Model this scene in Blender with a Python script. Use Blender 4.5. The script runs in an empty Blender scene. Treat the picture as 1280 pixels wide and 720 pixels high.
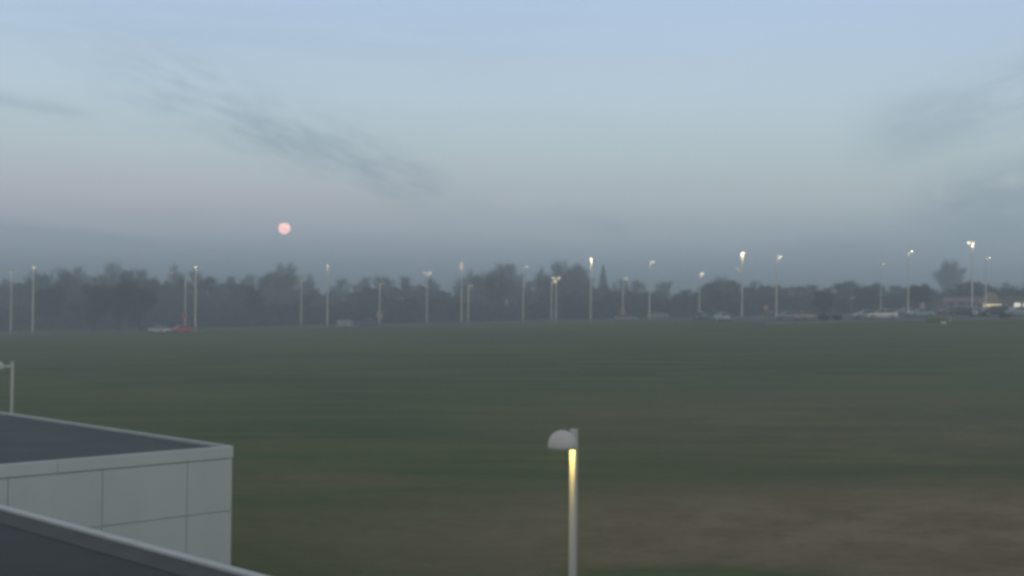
import bpy, bmesh, math, random
from mathutils import Vector, Matrix
R = math.radians
scn = bpy.context.scene
COL = scn.collection
random.seed(7)

# ------------------------------------------------------------------ camera
H = 7.5
F = 1600.0
PITCH = math.atan(25 / F)
ROT = Matrix.Rotation(R(90) + PITCH, 3, 'X') @ Matrix.Rotation(R(0.6), 3, 'Z')
cam = bpy.data.cameras.new('camera')
cam_o = bpy.data.objects.new('camera', cam)
COL.objects.link(cam_o)
cam.sensor_width = 36
cam.lens = 36 * F / 1280
cam.clip_start = 0.1
cam.clip_end = 60000
cam_o.matrix_world = Matrix.Translation((0, 0, H)) @ ROT.to_4x4()
scn.camera = cam_o

def at(px, py, d):
    """world point that lies d metres ahead"""
    v = ROT @ Vector(((px - 640) / F, -(py - 360) / F, -1))
    return Vector((0, 0, H)) + v * (d / v.y)

# ------------------------------------------------------------------ terrain
def smooth(a, b, t):
    t = max(0, min(1, (t - a) / (b - a)))
    return t * t * (3 - 2 * t)

def gz(x, y):
    g = smooth(26, 196, y)
    lat = 3.3 * math.tanh(x / 100 * 1.06) if abs(x) > 100 else 0.0317 * x
    if abs(x) > 100:
        s = 1 if x > 0 else -1
        lat = s * (3.17 + 0.9 * (1 - math.exp(-(abs(x) - 100) / 45)))
    z = (4.6 + lat) * g
    z += 0.05 * math.sin(x * 0.21 + 1) * math.sin(y * 0.13) * (1 - smooth(120, 170, y))
    return z

# ------------------------------------------------------------------ material helpers
def new_mat(name):
    m = bpy.data.materials.new(name)
    m.use_nodes = True
    nt = m.node_tree
    return m, nt, nt.nodes['Principled BSDF']

def N(nt, t, **kw):
    n = nt.nodes.new(t)
    for k, v in kw.items():
        setattr(n, k, v)
    return n

def mat(name, c, rough=0.7, var=0.12, scale=3.0, metal=0.0, bump=0.0, c2=None, detail=6, stretch=None, island=0):
    m, nt, b = new_mat(name)
    tc = N(nt, 'ShaderNodeTexCoord')
    mp = N(nt, 'ShaderNodeMapping')
    if stretch: mp.inputs['Scale'].default_value = stretch
    nz = N(nt, 'ShaderNodeTexNoise')
    nz.inputs['Scale'].default_value = scale
    nz.inputs['Detail'].default_value = detail
    nz.inputs['Roughness'].default_value = 0.65
    nt.links.new(tc.outputs['Object'], mp.inputs['Vector'])
    nt.links.new(mp.outputs['Vector'], nz.inputs['Vector'])
    cr = N(nt, 'ShaderNodeValToRGB')
    cr.color_ramp.elements[0].position = 0.3
    cr.color_ramp.elements[1].position = 0.7
    d = c2 if c2 else tuple(v * (1 - var * 2) for v in c)
    cr.color_ramp.elements[0].color = (*d, 1)
    cr.color_ramp.elements[1].color = (*[min(1, v * (1 + var)) for v in c], 1)
    nt.links.new(nz.outputs['Fac'], cr.inputs['Fac'])
    cout = cr.outputs['Color']
    if island:      # each sheet of cladding came from its own batch
        ge = N(nt, 'ShaderNodeNewGeometry'); m1 = N(nt, 'ShaderNodeMath', operation='MULTIPLY_ADD')
        nt.links.new(ge.outputs['Random Per Island'], m1.inputs[0]); m1.inputs[1].default_value = island; m1.inputs[2].default_value = 1 - island / 2
        sc_ = N(nt, 'ShaderNodeVectorMath', operation='SCALE'); nt.links.new(cout, sc_.inputs[0]); nt.links.new(m1.outputs[0], sc_.inputs['Scale']); cout = sc_.outputs[0]
    nt.links.new(cout, b.inputs['Base Color'])
    b.inputs['Roughness'].default_value = rough
    b.inputs['Metallic'].default_value = metal
    if bump:
        bp = N(nt, 'ShaderNodeBump')
        bp.inputs['Strength'].default_value = bump
        bp.inputs['Distance'].default_value = 0.02
        nt.links.new(nz.outputs['Fac'], bp.inputs['Height'])
        nt.links.new(bp.outputs['Normal'], b.inputs['Normal'])
    return m

def emit(name, c, s):
    m, nt, b = new_mat(name)
    b.inputs['Base Color'].default_value = (*[min(.8, v) for v in c], 1)
    b.inputs['Emission Color'].default_value = (*c, 1)
    b.inputs['Emission Strength'].default_value = s
    return m

# ------------------------------------------------------------------ mesh helpers
class MB:
    def __init__(self):
        self.v = []; self.f = []
    def add(self, vs, fs):
        o = len(self.v)
        self.v += [tuple(p) for p in vs]
        self.f += [tuple(i + o for i in f) for f in fs]
        return self
    def box(self, x0, x1, y0, y1, z0, z1, M=None):
        vs = [Vector((x, y, z)) for z in (z0, z1) for y in (y0, y1) for x in (x0, x1)]
        if M is not None: vs = [M @ v for v in vs]
        return self.add(vs, [(0, 2, 3, 1), (4, 5, 7, 6), (0, 1, 5, 4), (2, 6, 7, 3), (0, 4, 6, 2), (1, 3, 7, 5)])
    def tube(self, a, b, ra, rb, n=8, cap=True):
        a = Vector(a); b = Vector(b)
        d = (b - a)
        if d.length < 1e-6: return self
        d.normalize()
        u = d.orthogonal().normalized(); w = d.cross(u)
        vs = []
        for p, r in ((a, ra), (b, rb)):
            for i in range(n):
                t = 2 * math.pi * i / n
                vs.append(p + (u * math.cos(t) + w * math.sin(t)) * r)
        fs = [(i, (i + 1) % n, n + (i + 1) % n, n + i) for i in range(n)]
        if cap:
            fs += [tuple(range(n - 1, -1, -1)), tuple(range(n, 2 * n))]
        return self.add(vs, fs)
    def lathe(self, prof, n=24, c=(0, 0, 0)):
        vs = []
        for r, z in prof:
            for i in range(n):
                t = 2 * math.pi * i / n
                vs.append((c[0] + r * math.cos(t), c[1] + r * math.sin(t), c[2] + z))
        fs = []
        for k in range(len(prof) - 1):
            for i in range(n):
                j = (i + 1) % n
                fs.append((k * n + i, k * n + j, (k + 1) * n + j, (k + 1) * n + i))
        return self.add(vs, fs)
    def mesh(self, name):
        me = bpy.data.meshes.new(name)
        me.from_pydata(self.v, [], self.f)
        me.validate(); me.update()
        return me
    def build(self, name, m, parent=None, smooth_=False, bevel=0):
        me = self.mesh(name)
        if m: me.materials.append(m)
        if smooth_:
            for p in me.polygons: p.use_smooth = True
        o = bpy.data.objects.new(name, me)
        COL.objects.link(o)
        if parent: o.parent = parent
        if bevel:
            bv = o.modifiers.new('bevel', 'BEVEL'); bv.width = bevel; bv.segments = 2; bv.limit_method = 'ANGLE'
        return o

def tag(o, label=None, cat=None, group=None, kind=None):
    if label: o['label'] = label
    if cat: o['category'] = cat
    if group: o['group'] = group
    if kind: o['kind'] = kind
    return o

def empty(name, loc, rz=0):
    o = bpy.data.objects.new(name, None)
    o.empty_display_size = 0.3
    COL.objects.link(o)
    o.location = loc; o.rotation_euler = (0, 0, rz)
    return o

def copy_tree(o, parent=None):
    c = o.copy(); COL.objects.link(c)
    if parent is not None: c.parent = parent
    for ch in list(o.children): copy_tree(ch, c)
    return c

# ------------------------------------------------------------------ render / world
scn.view_settings.view_transform = 'Standard'
scn.view_settings.look = 'None'
scn.view_settings.gamma = 1
scn.view_settings.exposure = 0
scn.render.engine = 'CYCLES'
cy = scn.cycles
cy.max_bounces = 4; cy.diffuse_bounces = 2; cy.glossy_bounces = 2
cy.transmission_bounces = 4; cy.volume_bounces = 1; cy.transparent_max_bounces = 8
cy.use_denoising = True
cy.filter_width = 3.5
cy.sample_clamp_indirect = 4
cy.use_light_tree = True

SUN_EL = R(2.0)
w = bpy.data.worlds.new('World'); scn.world = w
w.use_nodes = True
nt = w.node_tree
bg = nt.nodes['Background']
L = nt.links.new
sky = N(nt, 'ShaderNodeTexSky', sky_type='NISHITA')
sky.sun_disc = False
sky.sun_elevation = SUN_EL
sky.sun_rotation = R(180)          # the sun has just set behind the camera
sky.air_density = 1.0; sky.dust_density = 1.5; sky.ozone_density = 2.0
geo = N(nt, 'ShaderNodeTexCoord')
sep = N(nt, 'ShaderNodeSeparateXYZ'); L(geo.outputs['Generated'], sep.inputs[0])
# twilight colours by elevation
def mathn(op, a, b=None, c=None, clamp=False):
    n = N(nt, 'ShaderNodeMath', operation=op, use_clamp=clamp)
    for i, v in enumerate((a, b, c)):
        if v is None: continue
        if isinstance(v, (int, float)): n.inputs[i].default_value = v
        else: L(v, n.inputs[i])
    return n.outputs[0]
el = mathn('MULTIPLY', sep.outputs['Z'], 2.0, clamp=True)
cr = N(nt, 'ShaderNodeValToRGB'); L(el, cr.inputs[0])
ce = cr.color_ramp.elements
SK = [(0.0, (.19, .26, .34)), (.06, (.31, .42, .52)), (.11, (.44, .55, .63)), (.17, (.55, .65, .70)), (.24, (.60, .73, .78)),
      (.32, (.61, .76, .87)), (.46, (.56, .72, .95)), (.62, (.42, .48, .56)), (1.0, (.36, .40, .44))]
ce[0].position = SK[0][0]; ce[0].color = (*SK[0][1], 1)
ce[1].position = SK[-1][0]; ce[1].color = (*SK[-1][1], 1)
for p, c in SK[1:-1]:
    e = ce.new(p); e.color = (*c, 1)
# glow left in the west, behind the camera
west = mathn('MULTIPLY_ADD', sep.outputs['Y'], -0.5, 0.5, clamp=True)
west = mathn('POWER', west, 3.0)
wfac = mathn('MULTIPLY_ADD', west, 0.7, 1.0)
wcol = N(nt, 'ShaderNodeVectorMath', operation='MULTIPLY_ADD')
wcv = N(nt, 'ShaderNodeCombineXYZ')
for i_ in range(3): L(west, wcv.inputs[i_])
L(wcv.outputs[0], wcol.inputs[0]); wcol.inputs[1].default_value = (.80, .55, .22); wcol.inputs[2].default_value = (1, 1, 1)
mulw = N(nt, 'ShaderNodeVectorMath', operation='MULTIPLY'); L(cr.outputs[0], mulw.inputs[0]); L(wcol.outputs[0], mulw.inputs[1])
skys = N(nt, 'ShaderNodeVectorMath', operation='SCALE'); L(sky.outputs[0], skys.inputs[0]); skys.inputs['Scale'].default_value = 0.08
mx = N(nt, 'ShaderNodeMix', data_type='RGBA'); mx.inputs['Factor'].default_value = 0.85
# belt of rosy light low in the sky opposite the sunset, strongest around the moon
mb_ = mathn('MULTIPLY', mathn('SUBTRACT', sep.outputs['Z'], .075), 26.0)
belt = mathn('EXPONENT', mathn('MULTIPLY', mathn('MULTIPLY', mb_, mb_), -1.0))
azx = mathn('MULTIPLY', mathn('ADD', sep.outputs['X'], .30), 3.0)
belt = mathn('MULTIPLY', belt, mathn('EXPONENT', mathn('MULTIPLY', mathn('MULTIPLY', azx, azx), -1.0)))
bv_ = N(nt, 'ShaderNodeVectorMath', operation='MULTIPLY_ADD'); bcv = N(nt, 'ShaderNodeCombineXYZ')
for i_ in range(3): L(belt, bcv.inputs[i_])
L(bcv.outputs[0], bv_.inputs[0]); bv_.inputs[1].default_value = (.07, -.03, .0); bv_.inputs[2].default_value = (1, 1, 1)
bm2 = N(nt, 'ShaderNodeVectorMath', operation='MULTIPLY'); L(mulw.outputs[0], bm2.inputs[0]); L(bv_.outputs[0], bm2.inputs[1])
L(skys.outputs[0], mx.inputs['A']); L(bm2.outputs[0], mx.inputs['B'])

# thin dark cloud streaks: noise in azimuth / elevation
az = mathn('ARCTAN2', sep.outputs['X'], sep.outputs['Y'])
elv = mathn('ARCSINE', sep.outputs['Z'])
def cloud(a0, e0, a1, e1, width, sc=(1, 1), amp=0.2, seed=0.0, endf=0.12, thr=.42):
    """a streak from (a0,e0) to (a1,e1), in degrees"""
    a0, e0, a1, e1, width = map(R, (a0, e0, a1, e1, width))
    ln = math.hypot(a1 - a0, e1 - e0); ux, uy = (a1 - a0) / ln, (e1 - e0) / ln
    da = mathn('SUBTRACT', az, a0); de = mathn('SUBTRACT', elv, e0)
    s = mathn('DIVIDE', mathn('ADD', mathn('MULTIPLY', da, ux), mathn('MULTIPLY', de, uy)), ln)
    t = mathn('DIVIDE', mathn('SUBTRACT', mathn('MULTIPLY', de, ux), mathn('MULTIPLY', da, uy)), width)
    cv = N(nt, 'ShaderNodeCombineXYZ'); L(mathn('MULTIPLY', s, sc[0]), cv.inputs[0]); L(mathn('MULTIPLY', t, sc[1]), cv.inputs[1]); cv.inputs[2].default_value = seed
    nz = N(nt, 'ShaderNodeTexNoise'); nz.inputs['Scale'].default_value = 1.0; nz.inputs['Detail'].default_value = 7; nz.inputs['Roughness'].default_value = .62
    nz.inputs['Distortion'].default_value = .4
    L(cv.outputs[0], nz.inputs['Vector'])
    g = mathn('EXPONENT', mathn('MULTIPLY', mathn('MULTIPLY', t, t), -1.0))
    m1 = N(nt, 'ShaderNodeMapRange', interpolation_type='SMOOTHSTEP'); L(s, m1.inputs[0]); m1.inputs[1].default_value = -endf; m1.inputs[2].default_value = endf * 1.6
    m2 = N(nt, 'ShaderNodeMapRange', interpolation_type='SMOOTHSTEP'); L(s, m2.inputs[0]); m2.inputs[1].default_value = 1 + endf; m2.inputs[2].default_value = 1 - endf * 1.6
    n1 = N(nt, 'ShaderNodeMapRange', interpolation_type='SMOOTHSTEP'); L(nz.outputs[0], n1.inputs[0]); n1.inputs[1].default_value = thr - .17; n1.inputs[2].default_value = thr + .25
    k = mathn('MULTIPLY', mathn('MULTIPLY', m1.outputs[0], m2.outputs[0]), mathn('MULTIPLY', g, n1.outputs[0]))
    return mathn('MULTIPLY', k, amp)
def ae(px, py):
    v = ROT @ Vector(((px - 640) / F, -(py - 360) / F, -1)); v.normalize()
    return math.degrees(math.atan2(v.x, v.y)), math.degrees(math.asin(v.z))
CL = [(100, 66, 590, 252, 1.5, (8, 3.0), .60, 1.9, .2, .45),
      (300, 160, 560, 243, 0.8, (9, 3.5), .40, 5.3, .10, .40),
      (-60, 112, 115, 145, 0.28, (3, 1), .42, 2.1, .15, .3),
      (-80, 275, 180, 305, 0.33, (3, 1), .40, 8.1, .15, .3),
      (1080, 175, 1420, 70, 1.5, (3, 1.5), .62, 3.3, .15, .36),
      (1140, 262, 1420, 205, 1.2, (4, 1.5), .75, 6.3, .15, .36),
      (960, 325, 1400, 275, 1.0, (4, 1.5), .50, 9.3, .2, .36),
      (690, 268, 800, 292, 0.4, (2, 1), .28, 4.3, .2, .33),
      (-100, 10, 700, 60, 1.3, (4, 1.5), .22, 14.3, .2, .45)]
tot = None
for c in CL:
    a0, e0 = ae(c[0], c[1]); a1, e1 = ae(c[2], c[3])
    k = cloud(a0, e0, a1, e1, c[4], c[5], c[6], c[7], c[8], c[9])
    tot = k if tot is None else mathn('ADD', tot, k)
# faint broad unevenness of the high cloud veil
cv = N(nt, 'ShaderNodeMapping'); cv.inputs['Scale'].default_value = (3, 3, 14); L(geo.outputs['Generated'], cv.inputs[0])
nz = N(nt, 'ShaderNodeTexNoise'); nz.inputs['Scale'].default_value = 1.4; nz.inputs['Detail'].default_value = 4; L(cv.outputs[0], nz.inputs['Vector'])
tot = mathn('ADD', tot, mathn('MULTIPLY', mathn('SUBTRACT', nz.outputs[0], .5), .28))
tot = mathn('MINIMUM', mathn('MULTIPLY', tot, .62), .8)
cm = N(nt, 'ShaderNodeMix', data_type='RGBA'); L(tot, cm.inputs['Factor']); L(mx.outputs['Result'], cm.inputs['A']); cm.inputs['B'].default_value = (.22, .32, .41, 1)
cm.clamp_factor = False
L(cm.outputs['Result'], bg.inputs['Color'])
bg.inputs['Strength'].default_value = 1.0
w.cycles.sampling_method = 'AUTOMATIC'

sun = bpy.data.lights.new('afterglow', 'SUN'); sun.energy = 0.10; sun.angle = R(25); sun.color = (1, .86, .74)
so = bpy.data.objects.new('afterglow', sun); COL.objects.link(so)
so.rotation_euler = (R(90) - R(8), 0, 0)      # light travels towards +Y, from a low sun behind the camera

# ------------------------------------------------------------------ materials
M = {}
M['white_panel'] = mat('white_panel', (.575, .61, .635), .45, .03, 1.1, stretch=(1, 1, .25), island=.06)
M['coping'] = mat('coping', (.43, .44, .44), .35, .06, 2.5, metal=.1)
M['membrane'] = mat('membrane', (.058, .072, .076), .8, .22, .45, bump=.15)
M['membrane_dark'] = mat('membrane_dark', (.038, .044, .052), .85, .22, .6, bump=.15)
M['cant'] = mat('cant', (.066, .074, .084), .7, .1, 2)
M['joint'] = mat('joint', (.31, .33, .335), .8)
M['pole_paint'] = mat('pole_paint', (.58, .58, .57), .45, .08, 2.0, stretch=(1, 1, .3))
M['pole_grey'] = mat('pole_grey', (.76, .74, .69), .5, .1, 2.0, stretch=(1, 1, .2))
M['concrete'] = mat('concrete', (.27, .265, .25), .85, .12, 5, bump=.2)
M['head_metal'] = mat('head_metal', (.42, .41, .39), .5)
M['asphalt'] = mat('asphalt', (.052, .053, .056), .85, .2, .6, bump=.1)
M['paint_line'] = mat('paint_line', (.7, .7, .68), .7, .12, 4)
M['bark'] = mat('bark', (.075, .062, .055), .9, .2, 4)
M['twig'] = mat('twig', (.060, .050, .048), .9, .2, 2)
M['twig_warm'] = mat('twig_warm', (.085, .062, .052), .9, .2, 2)
M['evergreen'] = mat('evergreen', (.035, .055, .034), .8, .25, 2)
M['shrub'] = mat('shrub', (.055, .058, .042), .85, .25, 2)
M['glass'] = mat('glass', (.03, .035, .04), .08, .05)
M['tyre'] = mat('tyre', (.02, .02, .02), .85)
M['rim'] = mat('rim', (.35, .35, .36), .35, metal=.7)
M['head_lens'] = mat('head_lens', (.75, .75, .72), .15)
M['tail_lens'] = mat('tail_lens', (.45, .02, .02), .2)

# grass field
def grass_mat():
    m, nt, b = new_mat('grass_field')
    l = nt.links.new
    tc = N(nt, 'ShaderNodeTexCoord'); P = tc.outputs['Object']
    def noise(scale, det, rough=.6, st=(1, 1, 1), dist=0):
        mp = N(nt, 'ShaderNodeMapping'); mp.inputs['Scale'].default_value = st; l(P, mp.inputs[0])
        n = N(nt, 'ShaderNodeTexNoise'); n.inputs['Scale'].default_value = scale; n.inputs['Detail'].default_value = det
        n.inputs['Roughness'].default_value = rough; n.inputs['Distortion'].default_value = dist
        l(mp.outputs[0], n.inputs['Vector']); return n.outputs[0]
    def ma(op, a, b=None, c=None, clamp=False):
        n = N(nt, 'ShaderNodeMath', operation=op, use_clamp=clamp)
        for i, v in enumerate((a, b, c)):
            if v is None: continue
            if isinstance(v, (int, float)): n.inputs[i].default_value = v
            else: l(v, n.inputs[i])
        return n.outputs[0]
    def mr(v, a, b_, lo=0, hi=1):
        n = N(nt, 'ShaderNodeMapRange', interpolation_type='SMOOTHSTEP'); l(v, n.inputs[0])
        n.inputs[1].default_value = a; n.inputs[2].default_value = b_; n.inputs[3].default_value = lo; n.inputs[4].default_value = hi
        return n.outputs[0]
    def mix(f, A, B):
        n = N(nt, 'ShaderNodeMix', data_type='RGBA')
        if isinstance(f, float): n.inputs['Factor'].default_value = f
        else: l(f, n.inputs['Factor'])
        for k, v in (('A', A), ('B', B)):
            if isinstance(v, tuple): n.inputs[k].default_value = (*v, 1)
            else: l(v, n.inputs[k])
        return n.outputs['Result']
    big = noise(.035, 4, .55, (1, 1, 1), .5)
    med = noise(.30, 6, .65)
    fine = noise(2.2, 9, .78, (.6, 1, 1))
    rows = noise(.5, 4, .6, (.10, 1, 1), .2)          # mowing passes run across the field
    green = mix(mr(big, .35, .65), (.042, .076, .016), (.078, .114, .026))
    green = mix(mr(rows, .42, .60), green, (.108, .122, .034))
    green = mix(ma('MULTIPLY', mr(med, .5, .72), .45), green, (.132, .130, .046))
    green = mix(ma('MULTIPLY', mr(fine, .40, .7), .5), green, (.040, .050, .032))
    # worn brown ground on the right of the near field
    sx = N(nt, 'ShaderNodeSeparateXYZ'); l(P, sx.inputs[0])
    X, Y = sx.outputs[0], sx.outputs[1]
    def blob(cx, cy, rx, ry, rot=0, edge=.5, nse=.9):
        dx = ma('SUBTRACT', X, cx); dy = ma('SUBTRACT', Y, cy)
        c_, s_ = math.cos(R(rot)), math.sin(R(rot))
        u = ma('DIVIDE', ma('ADD', ma('MULTIPLY', dx, c_), ma('MULTIPLY', dy, s_)), rx)
        v = ma('DIVIDE', ma('SUBTRACT', ma('MULTIPLY', dy, c_), ma('MULTIPLY', dx, s_)), ry)
        d = ma('SQRT', ma('ADD', ma('MULTIPLY', u, u), ma('MULTIPLY', v, v)))
        d = ma('ADD', d, ma('MULTIPLY', ma('SUBTRACT', med, .5), nse))
        d = ma('ADD', d, ma('MULTIPLY', ma('SUBTRACT', rows, .5), nse * .5))
        return mr(d, 1 + edge * .5, 1 - edge * .5)
    dirt = blob(16.5, 43.5, 21.0, 10.0, 6, 1.1)
    dirt = ma('SUBTRACT', dirt, ma('MULTIPLY', blob(5.4, 35.6, 3.8, 2.0, 3, .9, .6), .9), clamp=True)
    dirt2 = ma('MULTIPLY', blob(-8.5, 52.5, 5.0, 2.6, 5, 1.0), .30)
    dirt3 = ma('MULTIPLY', blob(20, 74, 20, 17, 15, 1.0), .30)
    dirt4 = ma('MULTIPLY', blob(-34, 150, 30, 22, 0, 1.0), .22)
    dd = ma('MAXIMUM', ma('MAXIMUM', ma('MULTIPLY', dirt, .86), dirt2), ma('MAXIMUM', dirt3, dirt4))
    brown = mix(mr(med, .38, .66), (.215, .148, .088), (.295, .215, .140))
    brown = mix(ma('MULTIPLY', mr(fine, .40, .7), .4), brown, (.075, .075, .042))
    col = mix(ma('MULTIPLY', dd, .85), green, brown)
    l(col, b.inputs['Base Color'])
    b.inputs['Roughness'].default_value = .95
    b.inputs['Specular IOR Level'].default_value = .12
    bp = N(nt, 'ShaderNodeBump'); bp.inputs['Strength'].default_value = .6; bp.inputs['Distance'].default_value = .08
    l(ma('ADD', fine, ma('MULTIPLY', med, 1.5)), bp.inputs['Height']); l(bp.outputs[0], b.inputs['Normal'])
    return m
M['grass'] = grass_mat()

# ------------------------------------------------------------------ ground
def axis(segs):
    out = []
    for a, b, n in segs:
        out += [a + (b - a) * i / n for i in range(n)]
    out.append(segs[-1][1]); return out
xs = axis([(-900, -300, 12), (-300, -100, 20), (-100, 100, 80), (100, 300, 20), (300, 900, 12)])
ys = axis([(-60, 20, 8), (20, 200, 90), (200, 400, 20), (400, 1500, 16)])
g = MB()
for y in ys:
    for x in xs: g.v.append((x, y, gz(x, y)))
nx = len(xs)
for j in range(len(ys) - 1):
    for i in range(nx - 1):
        a = j * nx + i
        g.f.append((a, a + 1, a + 1 + nx, a + nx))
go = g.build('grass_ground', M['grass'], smooth_=True)
tag(go, kind='structure')

def drape(name, m, x0, x1, y0, y1, up, nxx=60, nyy=20):
    b = MB()
    for j in range(nyy + 1):
        for i in range(nxx + 1):
            x = x0 + (x1 - x0) * i / nxx; y = y0 + (y1 - y0) * j / nyy
            b.v.append((x, y, gz(x, y) + up))
    for j in range(nyy):
        for i in range(nxx):
            a = j * (nxx + 1) + i
            b.f.append((a, a + 1, a + nxx + 2, a + nxx + 1))
    return tag(b.build(name, m), kind='structure')
drape('parking_lot', M['asphalt'], 36, 125, 181, 300, .03)
drape('service_road', M['asphalt'], -95, -18, 201.5, 208.5, .03, 60, 4)
drape('parking_lot_verge', M['asphalt'], -34, 35.9, 222, 236, .03)
def kerb(x0, x1, y):
    b = MB(); n = 40
    for i in range(n):
        xa, xb = x0 + (x1 - x0) * i / n, x0 + (x1 - x0) * (i + 1) / n
        za, zb = gz(xa, y), gz(xb, y)
        vs = [(xa, y, za - .2), (xb, y, zb - .2), (xb, y + .18, zb - .2), (xa, y + .18, za - .2),
              (xa, y, za + .15), (xb, y, zb + .15), (xb, y + .18, zb + .15), (xa, y + .18, za + .15)]
        b.add(vs, [(4, 5, 6, 7), (0, 1, 5, 4), (2, 3, 7, 6)])
    return b
tag(kerb(36, 125, 180.8).build('kerb', M['concrete']), kind='structure')
b = MB()
for k in range(26):
    x = 42 + k * 2.8
    z = lambda y: gz(x, y) + .038
    b.add([(x, 183, z(183)), (x + .12, 183, z(183)), (x + .12, 188, z(188)), (x, 188, z(188))], [(0, 1, 2, 3)])
tag(b.build('painted_markings', M['paint_line']), kind='structure')

# ------------------------------------------------------------------ the flat-roofed buildings close by
AZ = R(-45.5)
e1 = Vector((math.sin(AZ), math.cos(AZ), 0))           # runs away to the left
e2 = Vector((math.cos(AZ), -math.sin(AZ), 0))          # runs away to the right
def frame(c):
    return Matrix(((e1.x, e2.x, 0, c.x), (e1.y, e2.y, 0, c.y), (0, 0, 1, 0), (0, 0, 0, 1)))
# far wing: local x = along e1 (away left), local y = along e2; its near right corner is the origin
cc = at(291, 557.5, 30)
ZR = cc.z
root = empty('panel_building', (cc.x, cc.y, 0))
tag(root, 'white panelled flat-roofed building wing with grey roof, at the lower left beyond the near roof', 'building')
MW = Matrix(((e1.x, e2.x, 0, 0), (e1.y, e2.y, 0, 0), (0, 0, 1, 0), (0, 0, 0, 1)))
LX, LY = 26.0, 30.0       # length along e1, length along -e2 (towards the left of the picture)
wl = MB()
wl.box(0.04, LX, -LY, -0.04, -1.0, ZR - .40, MW)
wl.build('wall_core', M['joint'], root)
# panel skin on the front wall: the wall that faces the camera is the plane local x = 0
PW, PH = 2.85, 1.22
ys_ = [-.004, -1.19]
while ys_[-1] > -LY + .1: ys_.append(max(-LY, ys_[-1] - 2.08))
zt = ZR - .285
zs = [zt, zt - PH, zt - 2 * PH, zt - 3 * PH]
G = .0075
pm = MB()
for i in range(len(ys_) - 1):
    for k in range(len(zs) - 1):
        pm.box(0, .036, ys_[i + 1] + G, ys_[i] - G, zs[k + 1] + G, zs[k] - G, MW)
xs_ = [0.04]
while xs_[-1] < LX - .1: xs_.append(min(LX, xs_[-1] + PW))
for i in range(len(xs_) - 1):
    for k in range(len(zs) - 1):
        pm.box(xs_[i] + G, xs_[i + 1] - G, -.036, 0, zs[k + 1] + G, zs[k] - G, MW)
pm.build('wall_panels', M['white_panel'], root, bevel=.004)
fm = MB()
n = 0
yy = [0.012, -4.3, -10, -15.7, -21.4, -LY]
for i in range(len(yy) - 1):
    fm.box(-.012, .10, yy[i + 1] + .004, yy[i] - .004, zt + .012, ZR, MW)
fm.build('fascia', M['white_panel'], root, bevel=.006)
cp = MB()
xx = [.105, 5.9, 12.4, 19, LX]
for i in range(len(xx) - 1):
    cp.box(xx[i] + .012, xx[i + 1] - .012, -.10, .012, zt + .012, ZR + .002, MW)
cp.box(LX, LX + .12, -LY, .012, zt, ZR, MW)
cp.build('coping', M['coping'], root, bevel=.008)
rf = MB(); rf.box(.10, LX, -LY, -.10, ZR - .42, ZR - .07, MW)
rf.build('roof', M['membrane'], root)


# near roof below the camera
c2 = at(335, 720, 11.8)
ZN = c2.z
r2 = empty('near_building', (c2.x, c2.y, 0))
tag(r2, 'dark flat roof with white metal coping, nearest, in the bottom left corner', 'building')
# local: x along e1 ; y along e2; edge line is y=0, roof on the -y side
XA, XB = -16.0, 5.68 + 0.0
# where the coping stops at the left: pixel (2, 632)
XB = 6.15
wd = MB(); wd.box(XA, XB, -24, -.05, -1.0, ZN - .25, MW); wd.build('wall', M['white_panel'], r2)
cp = MB()
xx = [XA, -11, -6, 2.33, XB + .02]
for i in range(len(xx) - 1):
    cp.box(xx[i] + .008, xx[i + 1] - .008, -.105, .02, ZN - .24, ZN, MW)
cp.box(XB - .1, XB + .02, -24, -.135, ZN - .24, ZN, MW)
cp.build('coping', M['coping'], r2, bevel=.006)
for x in xx[1:-1]:
    MB().box(x - .03, x + .03, -.109, .024, ZN - .2, ZN + .004, MW).build('joint_cover', M['coping'], r2)
ct = MB()
a = [(-.105, ZN - .03), (-.31, ZN - .10), (-.31, ZN - .3), (-.105, ZN - .3)]
vs = [MW @ Vector((x, p, q)) for x in (XA, XB - .1) for p, q in a]
ct.add(vs, [(0, 1, 5, 4), (1, 2, 6, 5), (3, 0, 4, 7), (0, 3, 2, 1), (4, 5, 6, 7)])
ct.build('cant_strip', M['cant'], r2)
rf = MB(); rf.box(XA, XB - .1, -24, -.31, ZN - .35, ZN - .11, MW); rf.build('roof', M['membrane_dark'], r2)


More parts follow.
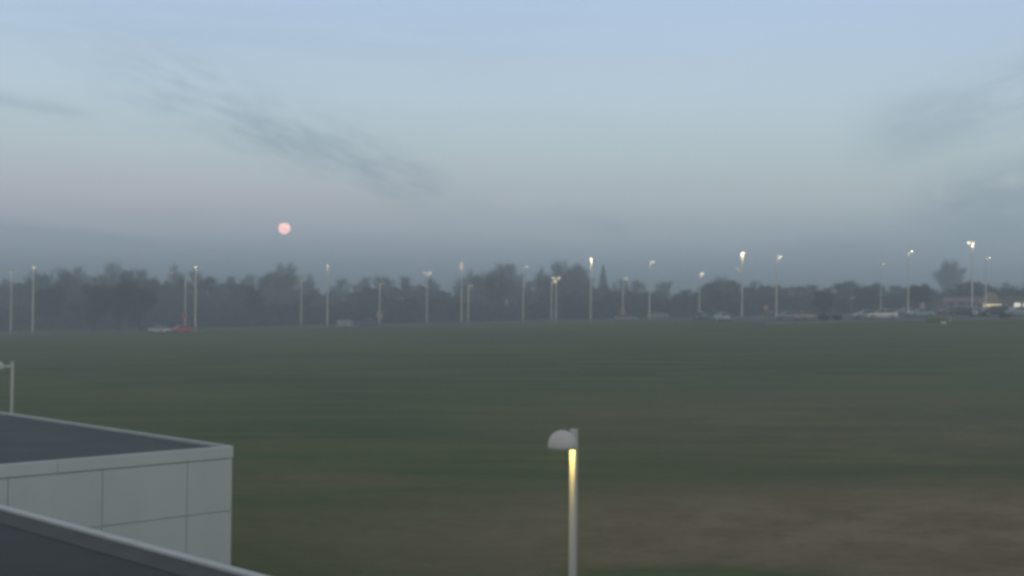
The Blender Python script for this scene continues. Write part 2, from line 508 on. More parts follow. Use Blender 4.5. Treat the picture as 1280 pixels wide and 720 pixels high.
# ------------------------------------------------------------------ dome lamps
def point(name, loc, parent, power, color, rad=.05):
    l = bpy.data.lights.new(name, 'POINT'); l.energy = power; l.color = color; l.shadow_soft_size = rad
    o = bpy.data.objects.new(name, l); COL.objects.link(o); o.parent = parent; o.location = loc
    return o
BULB = emit('warm_bulb', (1, .78, .30), 10)
def dome_lamp(px, ytop, d, theta, off, lit, label):
    p = at(px, ytop, d)
    z0 = gz(p.x, p.y) - .05
    h = p.z - z0
    root = empty('path_lamp', (p.x, p.y, z0), 0)
    tag(root, label, 'lamp', 'dome lamps beside the buildings')
    th = R(theta)
    dr = Vector((-math.cos(th), -math.sin(th), 0))
    sd = Vector((-dr.y, dr.x, 0))
    MM = Matrix(((dr.x, sd.x, 0, 0), (dr.y, sd.y, 0, 0), (0, 0, 1, 0), (0, 0, 0, 1)))
    s = .058
    MB().box(-s, s, -s, s, 0.02, h, MM).build('pole', M['pole_paint'], root, bevel=.008)
    MB().box(-s - .004, s + .004, -s - .004, s + .004, h, h + .015, MM).build('pole_cap', M['pole_paint'], root, bevel=.004)
    MB().box(-.14, .14, -.14, .14, 0, .03, MM).build('base_plate', M['pole_paint'], root)
    r = .265; zc = h - .315
    c = dr * off
    MB().box(s, off - .10, -.05, .05, zc + .06, zc + .17, MM).build('arm', M['pole_paint'], root, bevel=.01)
    prof = [(r - .012, 0.0), (r, 0.0)] + [(r * math.cos(R(a)), .06 + (r + .02) * math.sin(R(a))) for a in range(0, 90, 9)] + [(.004, .06 + r + .02)]
    inner = [((r - .012) * math.cos(R(a)), .055 + (r) * math.sin(R(a))) for a in range(85, -1, -10)] + [(r - .012, 0)]
    db = MB().lathe(prof + inner, 32, (c.x, c.y, zc))
    dome = db.build('dome_shade', M['pole_paint'], root, smooth_=True)
    sk = MB().lathe([(.03, .12), (.045, .10), (.045, .055), (.0, .05)], 16, (c.x, c.y, zc))
    sk.build('bulb_socket', M['head_metal'], root)
    bm_ = MB().lathe([(.001, .005), (.03, .015), (.045, .04), (.03, .065), (.001, .075)], 16, (c.x, c.y, zc - .015))
    bm_.build('bulb', BULB if lit else M['head_lens'], root, smooth_=True)
    if lit:
        point('lamp_light', c + Vector((0, 0, zc - .045)), root, lit, (1, .70, .15), .04)
    return root
dome_lamp(717.5, 537.5, 24, 57, .43, 34, 'lit dome lamp on a square white post in the lower middle of the field')
dome_lamp(15.5, 452, 56, 32, .60, 0, 'unlit dome lamp on a pale post behind the white building roof, at the left edge')

# ------------------------------------------------------------------ parking lot light poles
LENS = {}
def lens_mat(s, warm):
    k = (s, warm)
    if k not in LENS:
        LENS[k] = emit('lamp_lens', (1, .90, .66) if not warm else (1, .80, .40), s * .42)
    return LENS[k]

def tall_lamp(px, ytop, d, heads, lit, label, warm=0, board=None, rad=.145, name='lamp_post', base=True):
    """heads: list of azimuths (deg, 0 = to the right, 90 = away). lit: lens strength"""
    p = at(px, ytop, d)
    z0 = gz(p.x, p.y)
    h = p.z - z0
    root = empty(name, (p.x, p.y, z0))
    tag(root, label, 'lamp post', 'lamp posts around the far car park')
    MB().tube((0, 0, .5), (0, 0, h - .15), rad, rad * .68, 12).build('pole', M['pole_grey'], root, smooth_=False)
    MB().lathe([(.0, .0), (.26, 0), (.26, .62), (.22, .68), (0, .68)], 14).build('concrete_base', M['concrete'], root)
    for a in heads:
        dr = Vector((math.cos(R(a)), math.sin(R(a)), 0)); sd = Vector((-dr.y, dr.x, 0))
        MM = Matrix(((dr.x, sd.x, 0, 0), (dr.y, sd.y, 0, 0), (0, 0, 1, 0), (0, 0, 0, 1)))
        MB().box(.05, .42, -.04, .04, h - .24, h - .16, MM).build('arm', M['head_metal'], root)
        hb = MB()
        z1, z2 = h - .30, h - .12
        vs = [(.38, -.17, z1), (.90, -.17, z1), (.90, .17, z1), (.38, .17, z1), (.44, -.12, z2), (.85, -.12, z2), (.85, .12, z2), (.44, .12, z2)]
        hb.add([MM @ Vector(v) for v in vs], [(3, 2, 1, 0), (4, 5, 6, 7), (0, 1, 5, 4), (1, 2, 6, 5), (2, 3, 7, 6), (3, 0, 4, 7)])
        hd = hb.build('lamp_head', M['head_metal'], root)
        lb = MB()      # drop lens below the head
        vs = [(.41, -.14, z1 - .003), (.87, -.14, z1 - .003), (.87, .14, z1 - .003), (.41, .14, z1 - .003), (.48, -.08, z1 - .12), (.80, -.08, z1 - .12), (.80, .08, z1 - .12), (.48, .08, z1 - .12)]
        lb.add([MM @ Vector(v) for v in vs], [(0, 1, 2, 3), (7, 6, 5, 4), (4, 5, 1, 0), (5, 6, 2, 1), (6, 7, 3, 2), (7, 4, 0, 3)])
        lb.build('lens', lens_mat(lit, warm) if lit else M['head_lens'], hd)
    if lit:
        a = heads[0]
        off = Vector((math.cos(R(a)), math.sin(R(a)), 0)) * .62 + Vector((0, 0, h - .6))
        point('lamp_light', off, root, 6 + lit * 12, (1, .80, .48), .12)
    if board:
        zb, wv, hv, mt = board
        zc = at(px, zb, d).z - z0
        MB().box(-wv / 2, wv / 2, -.20, -.14, zc - hv / 2, zc + hv / 2).build('notice_board', mt, root)
    return root
M['tan_board'] = mat('tan_board', (.42, .30, .24), .7)
M['red_board'] = mat('red_board', (.42, .20, .18), .7)
T = tall_lamp
T(14.5, 337, 243, [0, 180], 1.2, 'short pale lamp post nearest the left edge of the field', 1)
T(42, 330, 221, [-90, 90], 1.5, 'tall pale lamp post, second from the left edge', 1)
T(214, 338, 340, [0], .6, 'faint hazy lamp post among the trees left of the red car')
T(232, 347, 262, [0], .9, 'lamp post with a dull red board, standing behind the red car', 1, (394, 1.1, 1.3, M['red_board']))
T(245, 330, 226, [-90, 90], 1.6, 'tall lamp post just right of the red car', 1)
T(377, 348, 272, [0, 180], .9, 'short hazy lamp post below and right of the moon', 1)
T(410, 330, 238, [-90, 90], 2.5, 'tall lamp post left of the pale trailer', 1)
T(475, 352, 262, [0], .9, 'short lamp post with a square tan board halfway down', 1, (394, 1.25, 1.2, M['tan_board']))
T(534, 339, 276, [0, 180], 5, 'lamp post with a greenish lit head on its right arm, left of the centre pair', 0)
T(577.5, 327, 251, [-90, 90], 4, 'tall lamp post standing close beside a much shorter one', 1)
T(585.5, 355, 270, [0], 1.6, 'shortest lamp post, just right of a tall one')
T(654.5, 331, 272, [0], 4, 'hazy lamp post with one arm to the right, left of the close pair')
T(689.5, 350, 274, [0], 5, 'left and lower lamp post of the close pair', rad=.13)
T(695.5, 345.5, 270, [0, 180], 6, 'right lamp post of the close pair, with two lit arms')
T(739, 321, 233, [-90, 90], 14, 'tall lamp post with a bright top beside the pointed conifer')
T(779, 346, 272, [0], 5, 'short lamp post right of the pointed conifer', 0, (389, 1.0, .9, M['red_board']))
T(812.5, 325, 246, [0], 7, 'one-armed lamp post between the conifer and the dark blue car')
T(874.5, 340, 270, [0], 8, 'one-armed lamp post rising behind the dark blue car')
T(928, 314, 221, [-90, 90], 14, 'tall bright-topped lamp post right of the pale green car')
T(971, 318.5, 231, [0], 8, 'lamp post with one tilted head, left of the beige hatchback')
T(1101.5, 327, 262, [0], 2.5, 'thin faint lamp post behind the two white cars', rad=.09)
T(1135.5, 312, 231, [0], 8, 'one-armed lamp post right of the two white cars')
T(1215.5, 301, 206, [-100, 180], 7, 'tallest bright lamp post, by the shop at the right')
T(1232.5, 320, 262, [0], 6, 'one-armed lamp post in front of the lit shop gable')
T(925, 334, 330, [180], 4, 'small distant lamp just left of the tall bright-topped post', rad=.08)

# ------------------------------------------------------------------ moon
mp_ = at(355.5, 285.5, 20000)
mm, nt2, bb = new_mat('moon_surface')
tc = N(nt2, 'ShaderNodeTexCoord'); nz2 = N(nt2, 'ShaderNodeTexNoise'); nz2.inputs['Scale'].default_value = .018; nz2.inputs['Detail'].default_value = 3
nt2.links.new(tc.outputs['Object'], nz2.inputs['Vector'])
crm = N(nt2, 'ShaderNodeValToRGB'); crm.color_ramp.elements[0].position = .35; crm.color_ramp.elements[1].position = .62
crm.color_ramp.elements[0].color = (.80, .42, .40, 1); crm.color_ramp.elements[1].color = (1.0, .62, .56, 1)
nt2.links.new(nz2.outputs[0], crm.inputs[0])
bb.inputs['Base Color'].default_value = (.2, .2, .2, 1)
nt2.links.new(crm.outputs[0], bb.inputs['Emission Color']); bb.inputs['Emission Strength'].default_value = 1.75
bmm = bmesh.new(); bmesh.ops.create_uvsphere(bmm, u_segments=48, v_segments=24, radius=20000 * 7.2 / F)
me = bpy.data.meshes.new('moon'); bmm.to_mesh(me); bmm.free(); me.materials.append(mm)
for p in me.polygons: p.use_smooth = True
mo = bpy.data.objects.new('moon', me); COL.objects.link(mo); mo.location = mp_
tag(mo, 'full pink moon hanging low in the dusk sky above the trees', 'moon')

# ------------------------------------------------------------------ trees
def twig(mb, a, d, ln, wd, rng):
    u = d.orthogonal().normalized()
    u = (Matrix.Rotation(rng.uniform(0, 6.28), 3, d) @ u) * wd / 2
    bend = Vector((rng.uniform(-.2, .2), rng.uniform(-.2, .2), rng.uniform(-.1, .25))) * ln
    m_ = a + d * ln * .55
    e = a + d * ln + bend * .6
    mb.add([a - u, a + u, m_ + u * .6, m_ - u * .6, e], [(0, 1, 2, 3), (3, 2, 4)])

def make_tree(seed, h, spread, mat_twig, dens=1.0, kind='bare', up=.45, low=.10):
    rng = random.Random(seed)
    tr = MB(); cr_ = MB()
    def grow(p, d, ln, r, lvl):
        q = p + d * ln
        tr_or = tr if lvl <= 1 else cr_
        tr_or.tube(p, q, r, r * .68, 6 if lvl < 2 else 4, cap=False)
        if lvl >= 2:
            k = int((7 if lvl == 2 else 11) * dens)
            for _ in range(k):
                t = rng.uniform(.15, 1)
                a = p.lerp(q, t)
                dd = (d * .7 + Vector((rng.gauss(0, .6), rng.gauss(0, .6), rng.gauss(.25, .45)))).normalized()
                twig(cr_, a, dd, rng.uniform(.6, 1.5) * h / 12, rng.uniform(.022, .055) * (1.6 if kind == 'leafy' else 1), rng)
        if lvl == 4: return
        nb = rng.randint(3, 4) if lvl else rng.randint(8, 10)
        for i in range(nb):
            t = rng.uniform(.45, 1) if lvl else (rng.uniform(.35, 1.0) if i % 2 else rng.uniform(low, .5))
            a = p.lerp(q, t)
            az_ = rng.uniform(0, 6.283) + i * 2.4
            sp = rng.uniform(.45, 1.0) * spread
            out = Vector((math.cos(az_) * sp, math.sin(az_) * sp, up + rng.uniform(-.1, .35)))
            dd = (d * .55 + out).normalized()
            grow(a, dd, ln * rng.uniform(.55, .80) * (1 if lvl else .75), r * .55 * rng.uniform(.8, 1.1), lvl + 1)
    grow(Vector((0, 0, -.2)), Vector((rng.uniform(-.05, .05), rng.uniform(-.05, .05), 1)).normalized(), h * .46, h * .022, 0)
    if kind == 'leafy':
        pts = [Vector(v) for v in cr_.v[::23]]
        for p in pts:
            for _ in range(3):
                dd = Vector((rng.gauss(0, 1), rng.gauss(0, 1), rng.gauss(0, 1))).normalized()
                twig(cr_, p + dd * .2, dd, rng.uniform(.2, .5), rng.uniform(.12, .25), rng)
    # normalise to h
    zmax = max(v[2] for v in cr_.v)
    s = h / zmax
    tr.v = [(a * s, b * s, c * s) for a, b, c in tr.v]
    cr_.v = [(a * s, b * s, c * s) for a, b, c in cr_.v]
    return tr, cr_

def make_conifer(seed, h):
    rng = random.Random(seed)
    tr = MB().tube((0, 0, -.2), (0, 0, h * .97), h * .018, .02, 7)
    cr_ = MB()
    for i in range(1500):
        z = rng.uniform(.10, 1) ** .8 * h
        rmax = (1 - z / h) * h * .21 * rng.uniform(.75, 1.1) + .1
        a_ = rng.uniform(0, 6.283)
        dd = Vector((math.cos(a_), math.sin(a_), rng.uniform(-.35, .1))).normalized()
        o_ = Vector((0, 0, z))
        for _ in range(4):
            twig(cr_, o_ + dd * rmax * rng.uniform(.1, .7), (dd + Vector((rng.gauss(0, .3), rng.gauss(0, .3), rng.gauss(0, .2)))).normalized(), rmax * .4, rng.uniform(.06, .14), rng)
    return tr, cr_

def make_shrub(seed, h, wdt):
    rng = random.Random(seed)
    tr = MB(); cr_ = MB()
    for i in range(16):
        a_ = rng.uniform(0, 6.283); sp = rng.uniform(.1, .9)
        d = Vector((math.cos(a_) * sp, math.sin(a_) * sp, 1)).normalized()
        b0 = Vector((rng.gauss(0, wdt * .16), rng.gauss(0, wdt * .16), -.1))
        q = b0 + d * h * rng.uniform(.55, .85)
        tr.tube(b0, q, .05, .02, 5)
        for _ in range(170):
            t = rng.uniform(.05, 1)
            dd = Vector((rng.gauss(0, 1), rng.gauss(0, 1), rng.gauss(.3, .7))).normalized()
            twig(cr_, b0.lerp(q, t), dd, rng.uniform(.4, 1.1) * h / 3, rng.uniform(.05, .12), rng)
    s = h / max(v[2] for v in cr_.v)
    for m_ in (tr, cr_): m_.v = [(a, b, c * s) for a, b, c in m_.v]
    return tr, cr_

PROTO = {}
def proto(key, tr, cr_, mt, name):
    a = tr.mesh('trunk'); a.materials.append(M['bark'])
    c = cr_.mesh('crown'); c.materials.append(mt)
    PROTO[key] = (a, c, name)
for i, (sp, mt, dn) in enumerate([(.75, 'twig', 1.0), (.95, 'twig_warm', 1.1), (.62, 'twig', 1.2), (.85, 'twig', 1.0), (1.05, 'twig_warm', 1.0)]):
    tr, cr_ = make_tree(20 + i, 12, sp, None, dn * 1.35)
    proto('b%d' % i, tr, cr_, M[mt], 'bare_tree')
for i in range(2):
    tr, cr_ = make_tree(50 + i, 10, .8, None, 1.3, 'leafy', .45)
    proto('l%d' % i, tr, cr_, M['evergreen'], 'leafy_tree')
tr, cr_ = make_conifer(3, 12); proto('c0', tr, cr_, M['evergreen'], 'conifer_tree')
for i in range(3):
    tr, cr_ = make_shrub(80 + i, 3, 3.5 + i); proto('s%d' % i, tr, cr_, M['shrub'], 'shrub')
HT = {'b': 12, 'l': 10, 'c': 12, 's': 3}
used_labels = set()
rngp = random.Random(99)
def plant(key, px, ytop, d, label, cat, group, wscale=1.0):
    a, c, name = PROTO[key]
    p = at(px, ytop, d)
    z0 = gz(p.x, p.y)
    h = max(.8, p.z - z0)
    s = h / HT[key[0]]
    root = empty(name, (p.x, p.y, z0), rngp.uniform(0, 6.28))
    for nm, me_ in (('trunk' if key[0] != 's' else 'stem', a), ('crown' if key[0] != 's' else 'foliage', c)):
        o = bpy.data.objects.new(nm, me_); COL.objects.link(o); o.parent = root
    sxy = s ** .6 * wscale * rngp.uniform(.92, 1.1)
    root.scale = (sxy, sxy, s)
    assert label not in used_labels, label
    used_labels.add(label)
    tag(root, label, cat, group)
    return root

# posts used as landmarks for the labels
POSTS = [(14, 'leftmost post'), (42, 'second post from left'), (214, 'faint post left of red car'), (245, 'tall post by red car'),
         (377, 'post below the moon'), (410, 'tall post by pale trailer'), (475, 'post with tan board'), (534, 'post with greenish lamp'),
         (578, 'tall-and-short post pair'), (654, 'post left of close pair'), (695, 'close post pair'), (739, 'bright post by conifer'),
         (779, 'short post past conifer'), (812, 'tall post past conifer'), (874, 'post behind dark blue car'), (928, 'bright post by pale green car'),
         (971, 'post by beige hatchback'), (1101, 'thin post behind white cars'), (1135, 'post right of white cars'), (1215, 'tallest post by shop'), (1233, 'post before shop gable')]
def landmark(px):
    q = min(POSTS, key=lambda t: abs(t[0] - px))
    dx = px - q[0]
    side = 'right behind' if abs(dx) < 4 else ('just right of' if 0 < dx < 20 else 'right of' if dx > 0 else 'just left of' if dx > -20 else 'left of')
    if abs(dx) > 22: side = 'far ' + side.replace('just ', '')
    return side + ' ' + q[1]
WORDS = {'b0': 'bare rounded tree', 'b1': 'bare wide brownish tree', 'b2': 'bare narrow upright tree', 'b3': 'bare bushy-topped tree', 'b4': 'bare broad spreading tree', 'l0': 'dark leafy tree', 'l1': 'dark dense tree', 'c0': 'pointed conifer', 's0': 'low dark shrub', 's1': 'low wide shrub', 's2': 'broad brushy shrub'}
def auto(key, px, row):
    base = WORDS[key] + {'back': ' on the skyline, ', 'mid': ' of the wood, ', 'front': ' under the trees, ', 'lone': ' before the wood, ', 'field': ' '}[row] + landmark(px)
    if base in used_labels: base += ', nearer'
    if base in used_labels: base = base.replace('nearer', 'middle')
    k = base
    i = 0
    while k in used_labels:
        i += 1; k = base + [' behind', ' at the side', ' further over', ' deeper in', ' next along', ' last'][i - 1]
    return k

# skyline traced as tree-top heights across the view
SKY = [(-60, 344), (0, 343), (30, 334), (60, 330), (100, 328), (130, 327), (150, 321), (175, 327), (200, 336), (228, 325), (250, 330), (285, 340), (305, 337), (330, 334), (352, 323), (372, 333), (398, 348), (430, 343), (470, 341),
       (510, 341), (560, 343), (590, 338), (612, 324), (640, 325), (662, 336), (685, 328), (710, 321), (728, 324), (745, 341), (770, 345), (800, 346), (830, 347), (860, 346), (892, 350), (905, 343), (935, 350), (960, 353), (1000, 353), (1045, 350),
       (1075, 346), (1110, 353), (1135, 353), (1152, 350), (1172, 362), (1195, 348), (1225, 346), (1245, 358), (1285, 360), (1340, 356)]
def skyl(px):
    for (a, ya), (b_, yb) in zip(SKY, SKY[1:]):
        if a <= px <= b_: return ya + (yb - ya) * (px - a) / (b_ - a)
    return 345
rg = random.Random(5)
# back row: the hazy tops that make the skyline
for px, yt, k in [(-30, 336, 'b0'), (8, 343, 'b3'), (40, 333, 'b1'), (75, 329, 'b0'), (108, 327, 'b3'), (152, 320, 'b4'), (182, 331, 'b0'), (229, 323, 'b2'), (256, 331, 'b3'), (283, 340, 'b0'), (306, 338, 'b1'), (330, 334, 'b3'), (353, 321, 'b4'),
                  (378, 336, 'b2'), (425, 344, 'b0'), (448, 341, 'b3'), (482, 340, 'b1'), (512, 341, 'b0'), (548, 343, 'b3'), (577, 340, 'b1'), (598, 331, 'b2'), (618, 322, 'b4'), (644, 324, 'b0'), (668, 337, 'b3'), (686, 328, 'b2'), (709, 319, 'b4'), (729, 324, 'b1'),
                  (776, 346, 'b0'), (802, 346, 'b3'), (832, 348, 'b1'), (906, 340, 'b4'), (946, 348, 'b0'), (1045, 351, 'b3'), (1188, 318, 'b4'), (1262, 350, 'b0'), (1300, 356, 'b1')]:
    plant(k, px, yt, rg.uniform(400, 500), auto(k, px, 'back'), 'tree', 'hazy trees along the skyline', 1.12)
plant('c0', 754, 330, 460, 'small pointed conifer above the trees beside the bright-topped post', 'tree', None, 1.5)
# middle row: the darker body of the wood
px = -70
kk = ['b0', 'l0', 'b3', 'b1', 'l1', 'b4', 'b0', 'l0', 'b2', 'b3']
i = 0
while px < 1340:
    k = kk[(i * 7 + i // 3) % 10]
    yt = skyl(px) + rg.uniform(6, 22)
    if px > 880: yt = skyl(px) + rg.uniform(0, 6); k = ['l0', 'l1', 'b1', 'l0', 'b0'][i % 5]
    plant(k, px, yt, rg.uniform(310, 370), auto(k, round(px), 'mid'), 'tree', 'trees in the wood beyond the car park', 1.25)
    px += rg.uniform(14, 20); i += 1
# dark near trees at the left, in front of the rest
for px, yt, k, d in [(118, 350, 'b1', 246), (150, 340, 'b4', 240), (176, 352, 'l1', 250), (62, 352, 'l0', 262), (1030, 362, 'l0', 246), (1150, 352, 'l1', 262), (1083, 358, 'l0', 275), (1206, 356, 'l1', 310), (320, 352, 'b1', 275)]:
    plant(k, px, yt, d, auto(k, px, 'lone'), 'tree', 'trees standing before the wood', 1.2)
# shrubs along the foot
px = -60; i = 0
while px < 1330:
    k = 's%d' % (i % 3)
    base_y = 385 + (px - 640) * .0105 + (7.5 - gz((px - 640) / F * 290, 290)) * F / 290
    plant(k, px, base_y - rg.uniform(24, 42), rg.uniform(284, 299), auto(k, round(px), 'front'), 'shrub', 'shrubs along the foot of the wood', 2.0)
    px += rg.uniform(22, 29); i += 1
for px, yt, d, k, lb in [(1028, 390, 196, 's0', 'dark round shrub between the beige hatchback and the white cars'), (1046, 392, 197, 's1', 'dark shrub just left of the two white cars'), (1256, 398, 184, 's2', 'small dark shrub by the kerb at the right edge')]:
    plant(k, px, yt, d, lb, 'shrub', 'dark shrubs by the car park', .9)

# ------------------------------------------------------------------ cars
def make_car():
    root = empty('parked_car', (0, 0, 0))
    st = [(-2.25, .42, .80, .70), (-2.18, .30, .93, .80), (-1.6, .24, .98, .86), (-.8, .22, .96, .88), (.6, .22, .95, .88), (1.1, .22, .93, .87), (1.7, .24, .84, .84), (2.12, .30, .72, .76), (2.25, .40, .62, .62)]
    b = MB()
    for x, z0, z1, hw in st:
        zm = (z0 + z1) / 2
        b.v += [(x, -hw * .93, z0), (x, -hw, zm), (x, -hw * .93, z1), (x, hw * .93, z1), (x, hw, zm), (x, hw * .93, z0)]
    n = 6
    for k in range(len(st) - 1):
        for i in range(n):
            j = (i + 1) % n
            b.f.append((k * n + i, k * n + j, (k + 1) * n + j, (k + 1) * n + i)[::-1])
    b.f.append((0, 1, 2, 3, 4, 5)); b.f.append(tuple(8 * n + i for i in (5, 4, 3, 2, 1, 0)))
    # roof panel and pillars in body colour
    rp = [(-1.45, .58), (-.95, .60), (.1, .60), (.35, .58)]
    o = len(b.v)
    for x, hw in rp:
        zt = 1.45 if -1.2 < x < .2 else 1.40
        b.v += [(x, -hw, zt - .04), (x, 0, zt), (x, hw, zt - .04)]
    for k in range(3):
        for i in range(2):
            b.f.append((o + k * 3 + i, o + (k + 1) * 3 + i, o + (k + 1) * 3 + i + 1, o + k * 3 + i + 1))
    for s in (-1, 1):
        for (xa, za, ya), (xb, zb, yb) in [((1.08, .93, .80), (.35, 1.38, .585)), ((-.35, .95, .825), (-.45, 1.42, .605)), ((-1.95, .95, .78), (-1.45, 1.38, .585))]:
            b.tube((xa, s * ya, za), (xb, s * yb, zb), .045, .035, 6)
    body = b.build('body', None, root)
    body.data.materials.append(None)
    gl = MB()
    lo = [(-1.98, .77), (-1.0, .80), (.5, .80), (1.12, .77)]; hi = [(-1.44, .565), (-.95, .58), (.1, .58), (.36, .565)]
    for (x, hw) in lo: gl.v += [(x, -hw, .94), (x, hw, .94)]
    for i_, (x, hw) in enumerate(hi): gl.v += [(x, -hw, 1.37), (x, hw, 1.37)]
    for k in range(3):
        a = 2 * k
        gl.f += [(a, a + 2, a + 10, a + 8), (a + 1, a + 9, a + 11, a + 3), (a + 8, a + 10, a + 11, a + 9)]
    gl.f += [(0, 8, 9, 1), (6, 7, 15, 14)]
    gl.build('window', M['glass'], root)
    for x in (-1.38, 1.38):
        for s in (-1, 1):
            wmb = MB().tube((x, s * .70, .32), (x, s * .895, .32), .32, .32, 18)
            wo = wmb.build('wheel', M['tyre'], root)
            MB().tube((x, s * .85, .32), (x, s * .905, .32), .20, .19, 12).build('rim', M['rim'], wo)
    for s in (-1, 1):
        MB().box(2.05, 2.21, s * .60 - .12, s * .60 + .12, .56, .70).build('headlight', M['head_lens'], root, bevel=.03)
        MB().box(-2.26, -2.14, s * .62 - .12, s * .62 + .12, .68, .84).build('taillight', M['tail_lens'], root, bevel=.02)
        MB().box(.72, .88, s * .90 - .06, s * .90 + .06, .95, 1.06).build('mirror', M['glass'], root)
    MB().box(2.20, 2.262, -.34, .34, .42, .58).build('grille', M['tyre'], root)
    MB().box(-2.275, -2.24, -.25, .25, .50, .62).build('number_plate', M['head_lens'], root)
    return root
PA = {}
def paint(nm, c):
    if nm not in PA: PA[nm] = mat('paint_' + nm, c, .28, .03, 1.5, metal=.15)
    return PA[nm]
base_car = make_car()
first = True
def car(px, d, rz, col, label, cat='car', sc=(1, 1, 1), dy=0):
    global first
    x = at(px, 400, d).x
    r = base_car if first else copy_tree(base_car)
    first = False
    r.location = (x, d, gz(x, d) + .03 + dy); r.rotation_euler = (0, 0, R(rz)); r.scale = sc
    tag(r, label, cat, 'cars parked around the field edge')
    for ch in r.children:
        if ch.name.split('.')[0] == 'body':
            ch.material_slots[0].link = 'OBJECT'; ch.material_slots[0].material = paint(*col)
    return r
SIL = ('silver', (.52, .53, .54)); RED = ('red', (.55, .07, .08)); BLU = ('blue', (.05, .08, .14)); PGR = ('pale_green', (.46, .60, .56))
WHT = ('white', (.66, .65, .64)); BEI = ('beige', (.48, .38, .31)); BLK = ('black', (.025, .028, .035)); GRY = ('grey', (.22, .23, .24)); LBL = ('light_blue', (.30, .36, .40)); MAR = ('maroon', (.16, .05, .06))
car(200, 204, -28, SIL, 'silver car with a bright headlight parked left of the red car', sc=(.78, 1, .85))
car(227, 206, 205, RED, 'small red car with a pale windscreen at the left of the field', sc=(.78, 1, .85))
car(457, 230, 185, BLU, 'dark blue car right of the pale trailer')
car(782, 232, -10, GRY, 'grey car low behind the field edge right of the conifer', sc=(1, 1, .9))
car(877, 226, 62, BLU, 'dark blue car at the foot of a lamp post, beside the pale green car')
car(902, 208, 100, PGR, 'pale green car seen from behind, right of the dark blue car')
car(986, 206, 178, GRY, 'low grey car left of the beige hatchback')
car(1007, 198, 35, BEI, 'beige hatchback with a red taillight beside the dark shrub', sc=(.85, 1, .95))
car(1083, 196, 180, LBL, 'left car of the two overlapping white cars, lower and bluish white')
car(1103, 190, 168, WHT, 'right car of the two overlapping white cars, taller, with a red taillight', sc=(1, 1, 1.1))
car(1150, 205, 190, LBL, 'pale car half hidden behind the green hedge')
car(1186, 232, 200, MAR, 'maroon car left of the tallest lamp post')
car(1203, 206, 165, BLK, 'black car at the foot of the tallest lamp post')
car(1222, 203, 75, WHT, 'small white car seen end-on right of the tallest lamp post', sc=(.9, 1, .95))
car(1243, 198, 182, BLK, 'tall black off-road car before the lit shop', sc=(1, 1.02, 1.18))
car(1274, 196, 176, LBL, 'pale blue car nearest the right edge')
car(1197, 258, 182, WHT, 'white car in front of the pink shop wall')
car(1134, 250, 180, GRY, 'dull grey car behind the hedge and lamp post')
car(1253, 255, 178, SIL, 'silver car further back between shop and right edge')
car(968, 245, 178, BLK, 'black car in the shade behind the one-armed post')
car(822, 262, 178, GRY, 'faint dark grey car left of the dark blue car')

M['sign_grey_green'] = mat('trailer_paint', (.33, .36, .35), .5)
# pale trailer
x = at(431.5, 405, 222).x; z0 = gz(x, 222)
tr_ = empty('box_trailer', (x, 222, z0)); tag(tr_, 'low pale box trailer between two lamp posts at the far side of the field', 'trailer')
MB().box(-1.35, 1.2, -.8, .8, .42, 1.4).build('box', M['sign_grey_green'], tr_, bevel=.04)
MB().box(-1.5, 1.5, -.7, .7, .32, .415).build('chassis', M['head_metal'], tr_)
MB().tube((1.5, 0, .37), (2.3, 0, .37), .05, .04).build('drawbar', M['head_metal'], tr_)
for s in (-1, 1):
    wo = MB().tube((0, s * .82, .3), (0, s * .98, .3), .3, .3, 16).build('wheel', M['tyre'], tr_)
    MB().tube((0, s * .95, .3), (0, s * .99, .3), .16, .15, 12).build('rim', M['rim'], wo)

# ------------------------------------------------------------------ signs and small things
M['sign_white'] = mat('sign_white', (.80, .80, .80), .5)
M['sign_pink'] = mat('sign_pink', (.50, .36, .34), .6)
M['sign_grey'] = mat('sign_grey', (.36, .38, .42), .6)
M['yellow_post'] = mat('yellow_post', (.42, .44, .20), .6)
def sign(px, ytop, ybot, wpx, d, mt, label, rnd=False, legs=1):
    a = at(px, ytop, d); c = at(px, ybot, d); z0 = gz(a.x, d)
    wv = wpx * d / F
    root = empty('road_sign', (a.x, a.y, z0)); tag(root, label, 'sign')
    zt_, zb_ = a.z - z0, c.z - z0
    for k in range(legs):
        xo = 0 if legs == 1 else (-wv * .35 + k * wv * .7)
        MB().tube((xo, .06, 0), (xo, .06, zt_ - .05), .04, .04).build('post', M['head_metal'], root)
    if rnd:
        MB().tube((0, -.03, (zt_ + zb_) / 2), (0, .015, (zt_ + zb_) / 2), wv / 2, wv / 2, 24).build('panel', mt, root)
    else:
        MB().box(-wv / 2, wv / 2, -.03, .015, zb_, zt_).build('panel', mt, root)
    return root
sign(1179.5, 402, 409.5, 7, 170, M['sign_white'], 'small white square sign in the grass beside the yellow marker post')
sign(957.5, 381.5, 387.5, 6.5, 262, M['sign_pink'], 'round pinkish sign between two lamp posts', True)
sign(1042.5, 361.5, 368, 6.5, 290, M['sign_grey'], 'hazy grey square sign high among the trees')
sign(1067.5, 371.5, 374.5, 9, 285, M['sign_white'], 'thin white horizontal sign before the dark trees', legs=2)
sign(1153, 378.5, 385.5, 6, 255, M['sign_pink'], 'pale pink sign against the dark tree right of the white cars')
p = at(1188, 396, 172); z0 = gz(p.x, p.y)
mk = empty('marker_post', (p.x, p.y, z0)); tag(mk, 'yellowish marker post at the end of the green hedge', 'post')
MB().tube((0, 0, 0), (0, 0, p.z - z0), .10, .10, 10).build('post', M['yellow_post'], mk)
MB().lathe([(.105, 0), (.105, .02), (.06, .09), (.001, .11)], 10, (0, 0, p.z - z0)).build('cap', M['yellow_post'], mk)
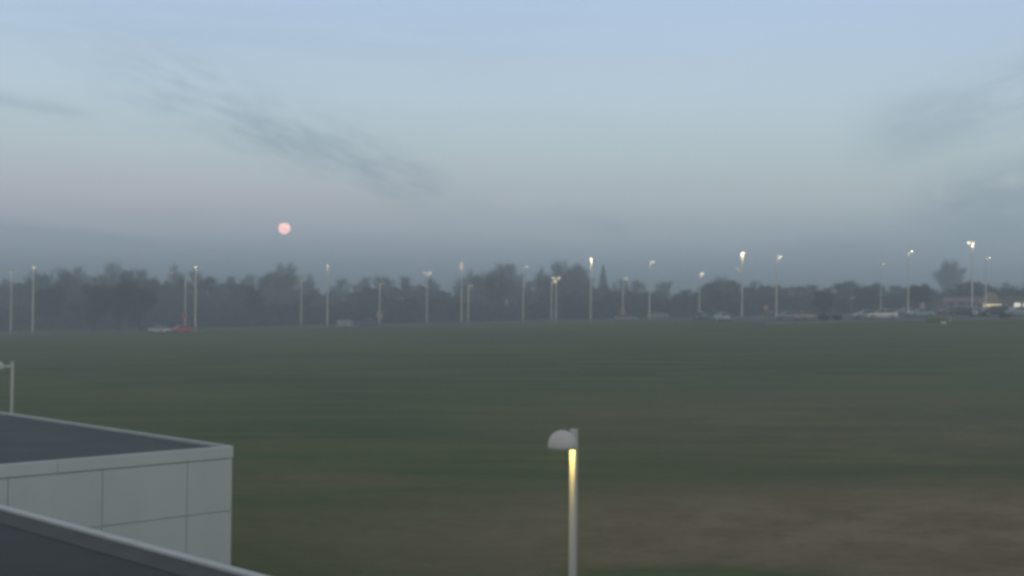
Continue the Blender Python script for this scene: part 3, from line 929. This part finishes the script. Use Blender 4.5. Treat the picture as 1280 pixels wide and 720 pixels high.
# clipped hedge
rg2 = random.Random(4)
pa = at(1158, 400, 176); pb = at(1185, 400, 176)
hd_ = MB()
hz = gz((pa.x + pb.x) / 2, 176)
for i in range(2600):
    a = Vector((rg2.uniform(pa.x, pb.x), 176 + rg2.uniform(-.4, .4), gz(pa.x, 176) + rg2.uniform(0, .6)))
    dd = Vector((rg2.gauss(0, 1), rg2.gauss(0, 1), rg2.gauss(.2, .8))).normalized()
    twig(hd_, a, dd, rg2.uniform(.12, .3), .07, rg2)
tag(hd_.build('hedge', mat('hedge_leaf', (.26, .34, .17), .8, .15)), 'short clipped green hedge left of the yellow marker post', 'hedge')

# ------------------------------------------------------------------ shop
M['brick_pink'] = mat('brick_pink', (.36, .25, .24), .8, .12, 1.2)
M['brick_dark'] = mat('brick_dark', (.16, .12, .12), .8, .12, 1.2)
M['shingle'] = mat('shingle', (.20, .15, .12), .9, .15, 2)
M['gable'] = mat('gable', (.40, .26, .16), .8, .1, 2)
GLOW = emit('lit_window', (1, .80, .42), 1.0)
GLOWW = emit('lit_white', (1, .92, .74), .9)
D = 278
p0 = at(1179, 400, D); z0 = gz(108, D)
sh = empty('shop', (p0.x, D, z0)); tag(sh, 'low shop with pinkish front, orange gable and lit yellow strip, at the right', 'building')
def zz(y, px=1225): return at(px, y, D).z - z0
def xx_(px): return at(px, 385, D).x - p0.x
W_ = xx_(1262)
MB().box(0, W_, 0, 14, -.3, zz(373)).build('wall', M['brick_dark'], sh)
MB().box(-.1, W_ + .1, -.12, -.005, zz(377.5), zz(371.5)).build('fascia', M['brick_pink'], sh)
MB().box(-.2, W_ + .2, -.2, 14.1, zz(373) + .005, zz(373) + .15).build('roof', M['shingle'], sh)
xa, xb = xx_(1223), xx_(1248); xm = (xa + xb) / 2
b = MB(); yf, yb_ = -2.4, -.13
b.add([(xa, yf, zz(379.5)), (xb, yf, zz(379.5)), (xm + .5, yf, zz(366)), (xm - .5, yf, zz(366)), (xa, yb_, zz(379.5)), (xb, yb_, zz(379.5)), (xm + .5, yb_, zz(366)), (xm - .5, yb_, zz(366))],
      [(0, 1, 2, 3), (5, 4, 7, 6), (0, 3, 7, 4), (1, 5, 6, 2), (3, 2, 6, 7), (0, 4, 5, 1)])
b.build('gable', M['gable'], sh)
MB().box(xa + .2, xb - .2, yf - .06, yf - .01, zz(383), zz(380)).build('lit_strip', GLOW, sh)
for xo in (xa + .25, xb - .25):
    MB().box(xo - .13, xo + .13, yf, yf + .26, -.2, zz(379.5) - .003).build('column', M['sign_white'], sh)
for k in range(3):
    x0_ = .8 + k * 2.3
    f = MB().box(x0_, x0_ + 1.6, -.05, -.008, .8, 2.1).build('window', M['head_metal'], sh)
    MB().box(x0_ + .08, x0_ + 1.52, -.07, -.055, .88, 2.02).build('pane', M['glass'], f)
D2 = 270
p1 = at(1265, 400, D2); z1_ = gz(p1.x, D2)
s2 = empty('shop', (p1.x, D2, z1_)); tag(s2, 'shop with bright white windows cut off by the right edge', 'building')
def zq(y): return at(1275, y, D2).z - z1_
MB().box(0, 16, 0, 12, -.3, zq(372.5)).build('wall', M['brick_dark'], s2)
MB().box(-.2, 16.2, -.3, 12.2, zq(372.5) + .003, zq(370.5)).build('roof', M['shingle'], s2)
for k in range(4):
    x0_ = .35 + k * 1.9
    f = MB().box(x0_, x0_ + 1.5, -.05, -.006, zq(385), zq(378)).build('window', M['head_metal'], s2)
    MB().box(x0_ + .07, x0_ + 1.43, -.07, -.055, zq(384.4), zq(378.6)).build('pane', GLOWW, f)

# ------------------------------------------------------------------ haze
hm = bpy.data.materials.new('haze'); hm.use_nodes = True
hn = hm.node_tree; hn.nodes.remove(hn.nodes['Principled BSDF'])
pv = N(hn, 'ShaderNodeVolumePrincipled')
pv.inputs['Color'].default_value = (.74, .84, .96, 1)
pv.inputs['Density'].default_value = .0023
pv.inputs['Anisotropy'].default_value = .0
hn.links.new(pv.outputs[0], hn.nodes['Material Output'].inputs['Volume'])
hb = MB().box(-930, 930, -70, 1530, -2.5, 25).build('haze', hm)
tag(hb, kind='stuff')
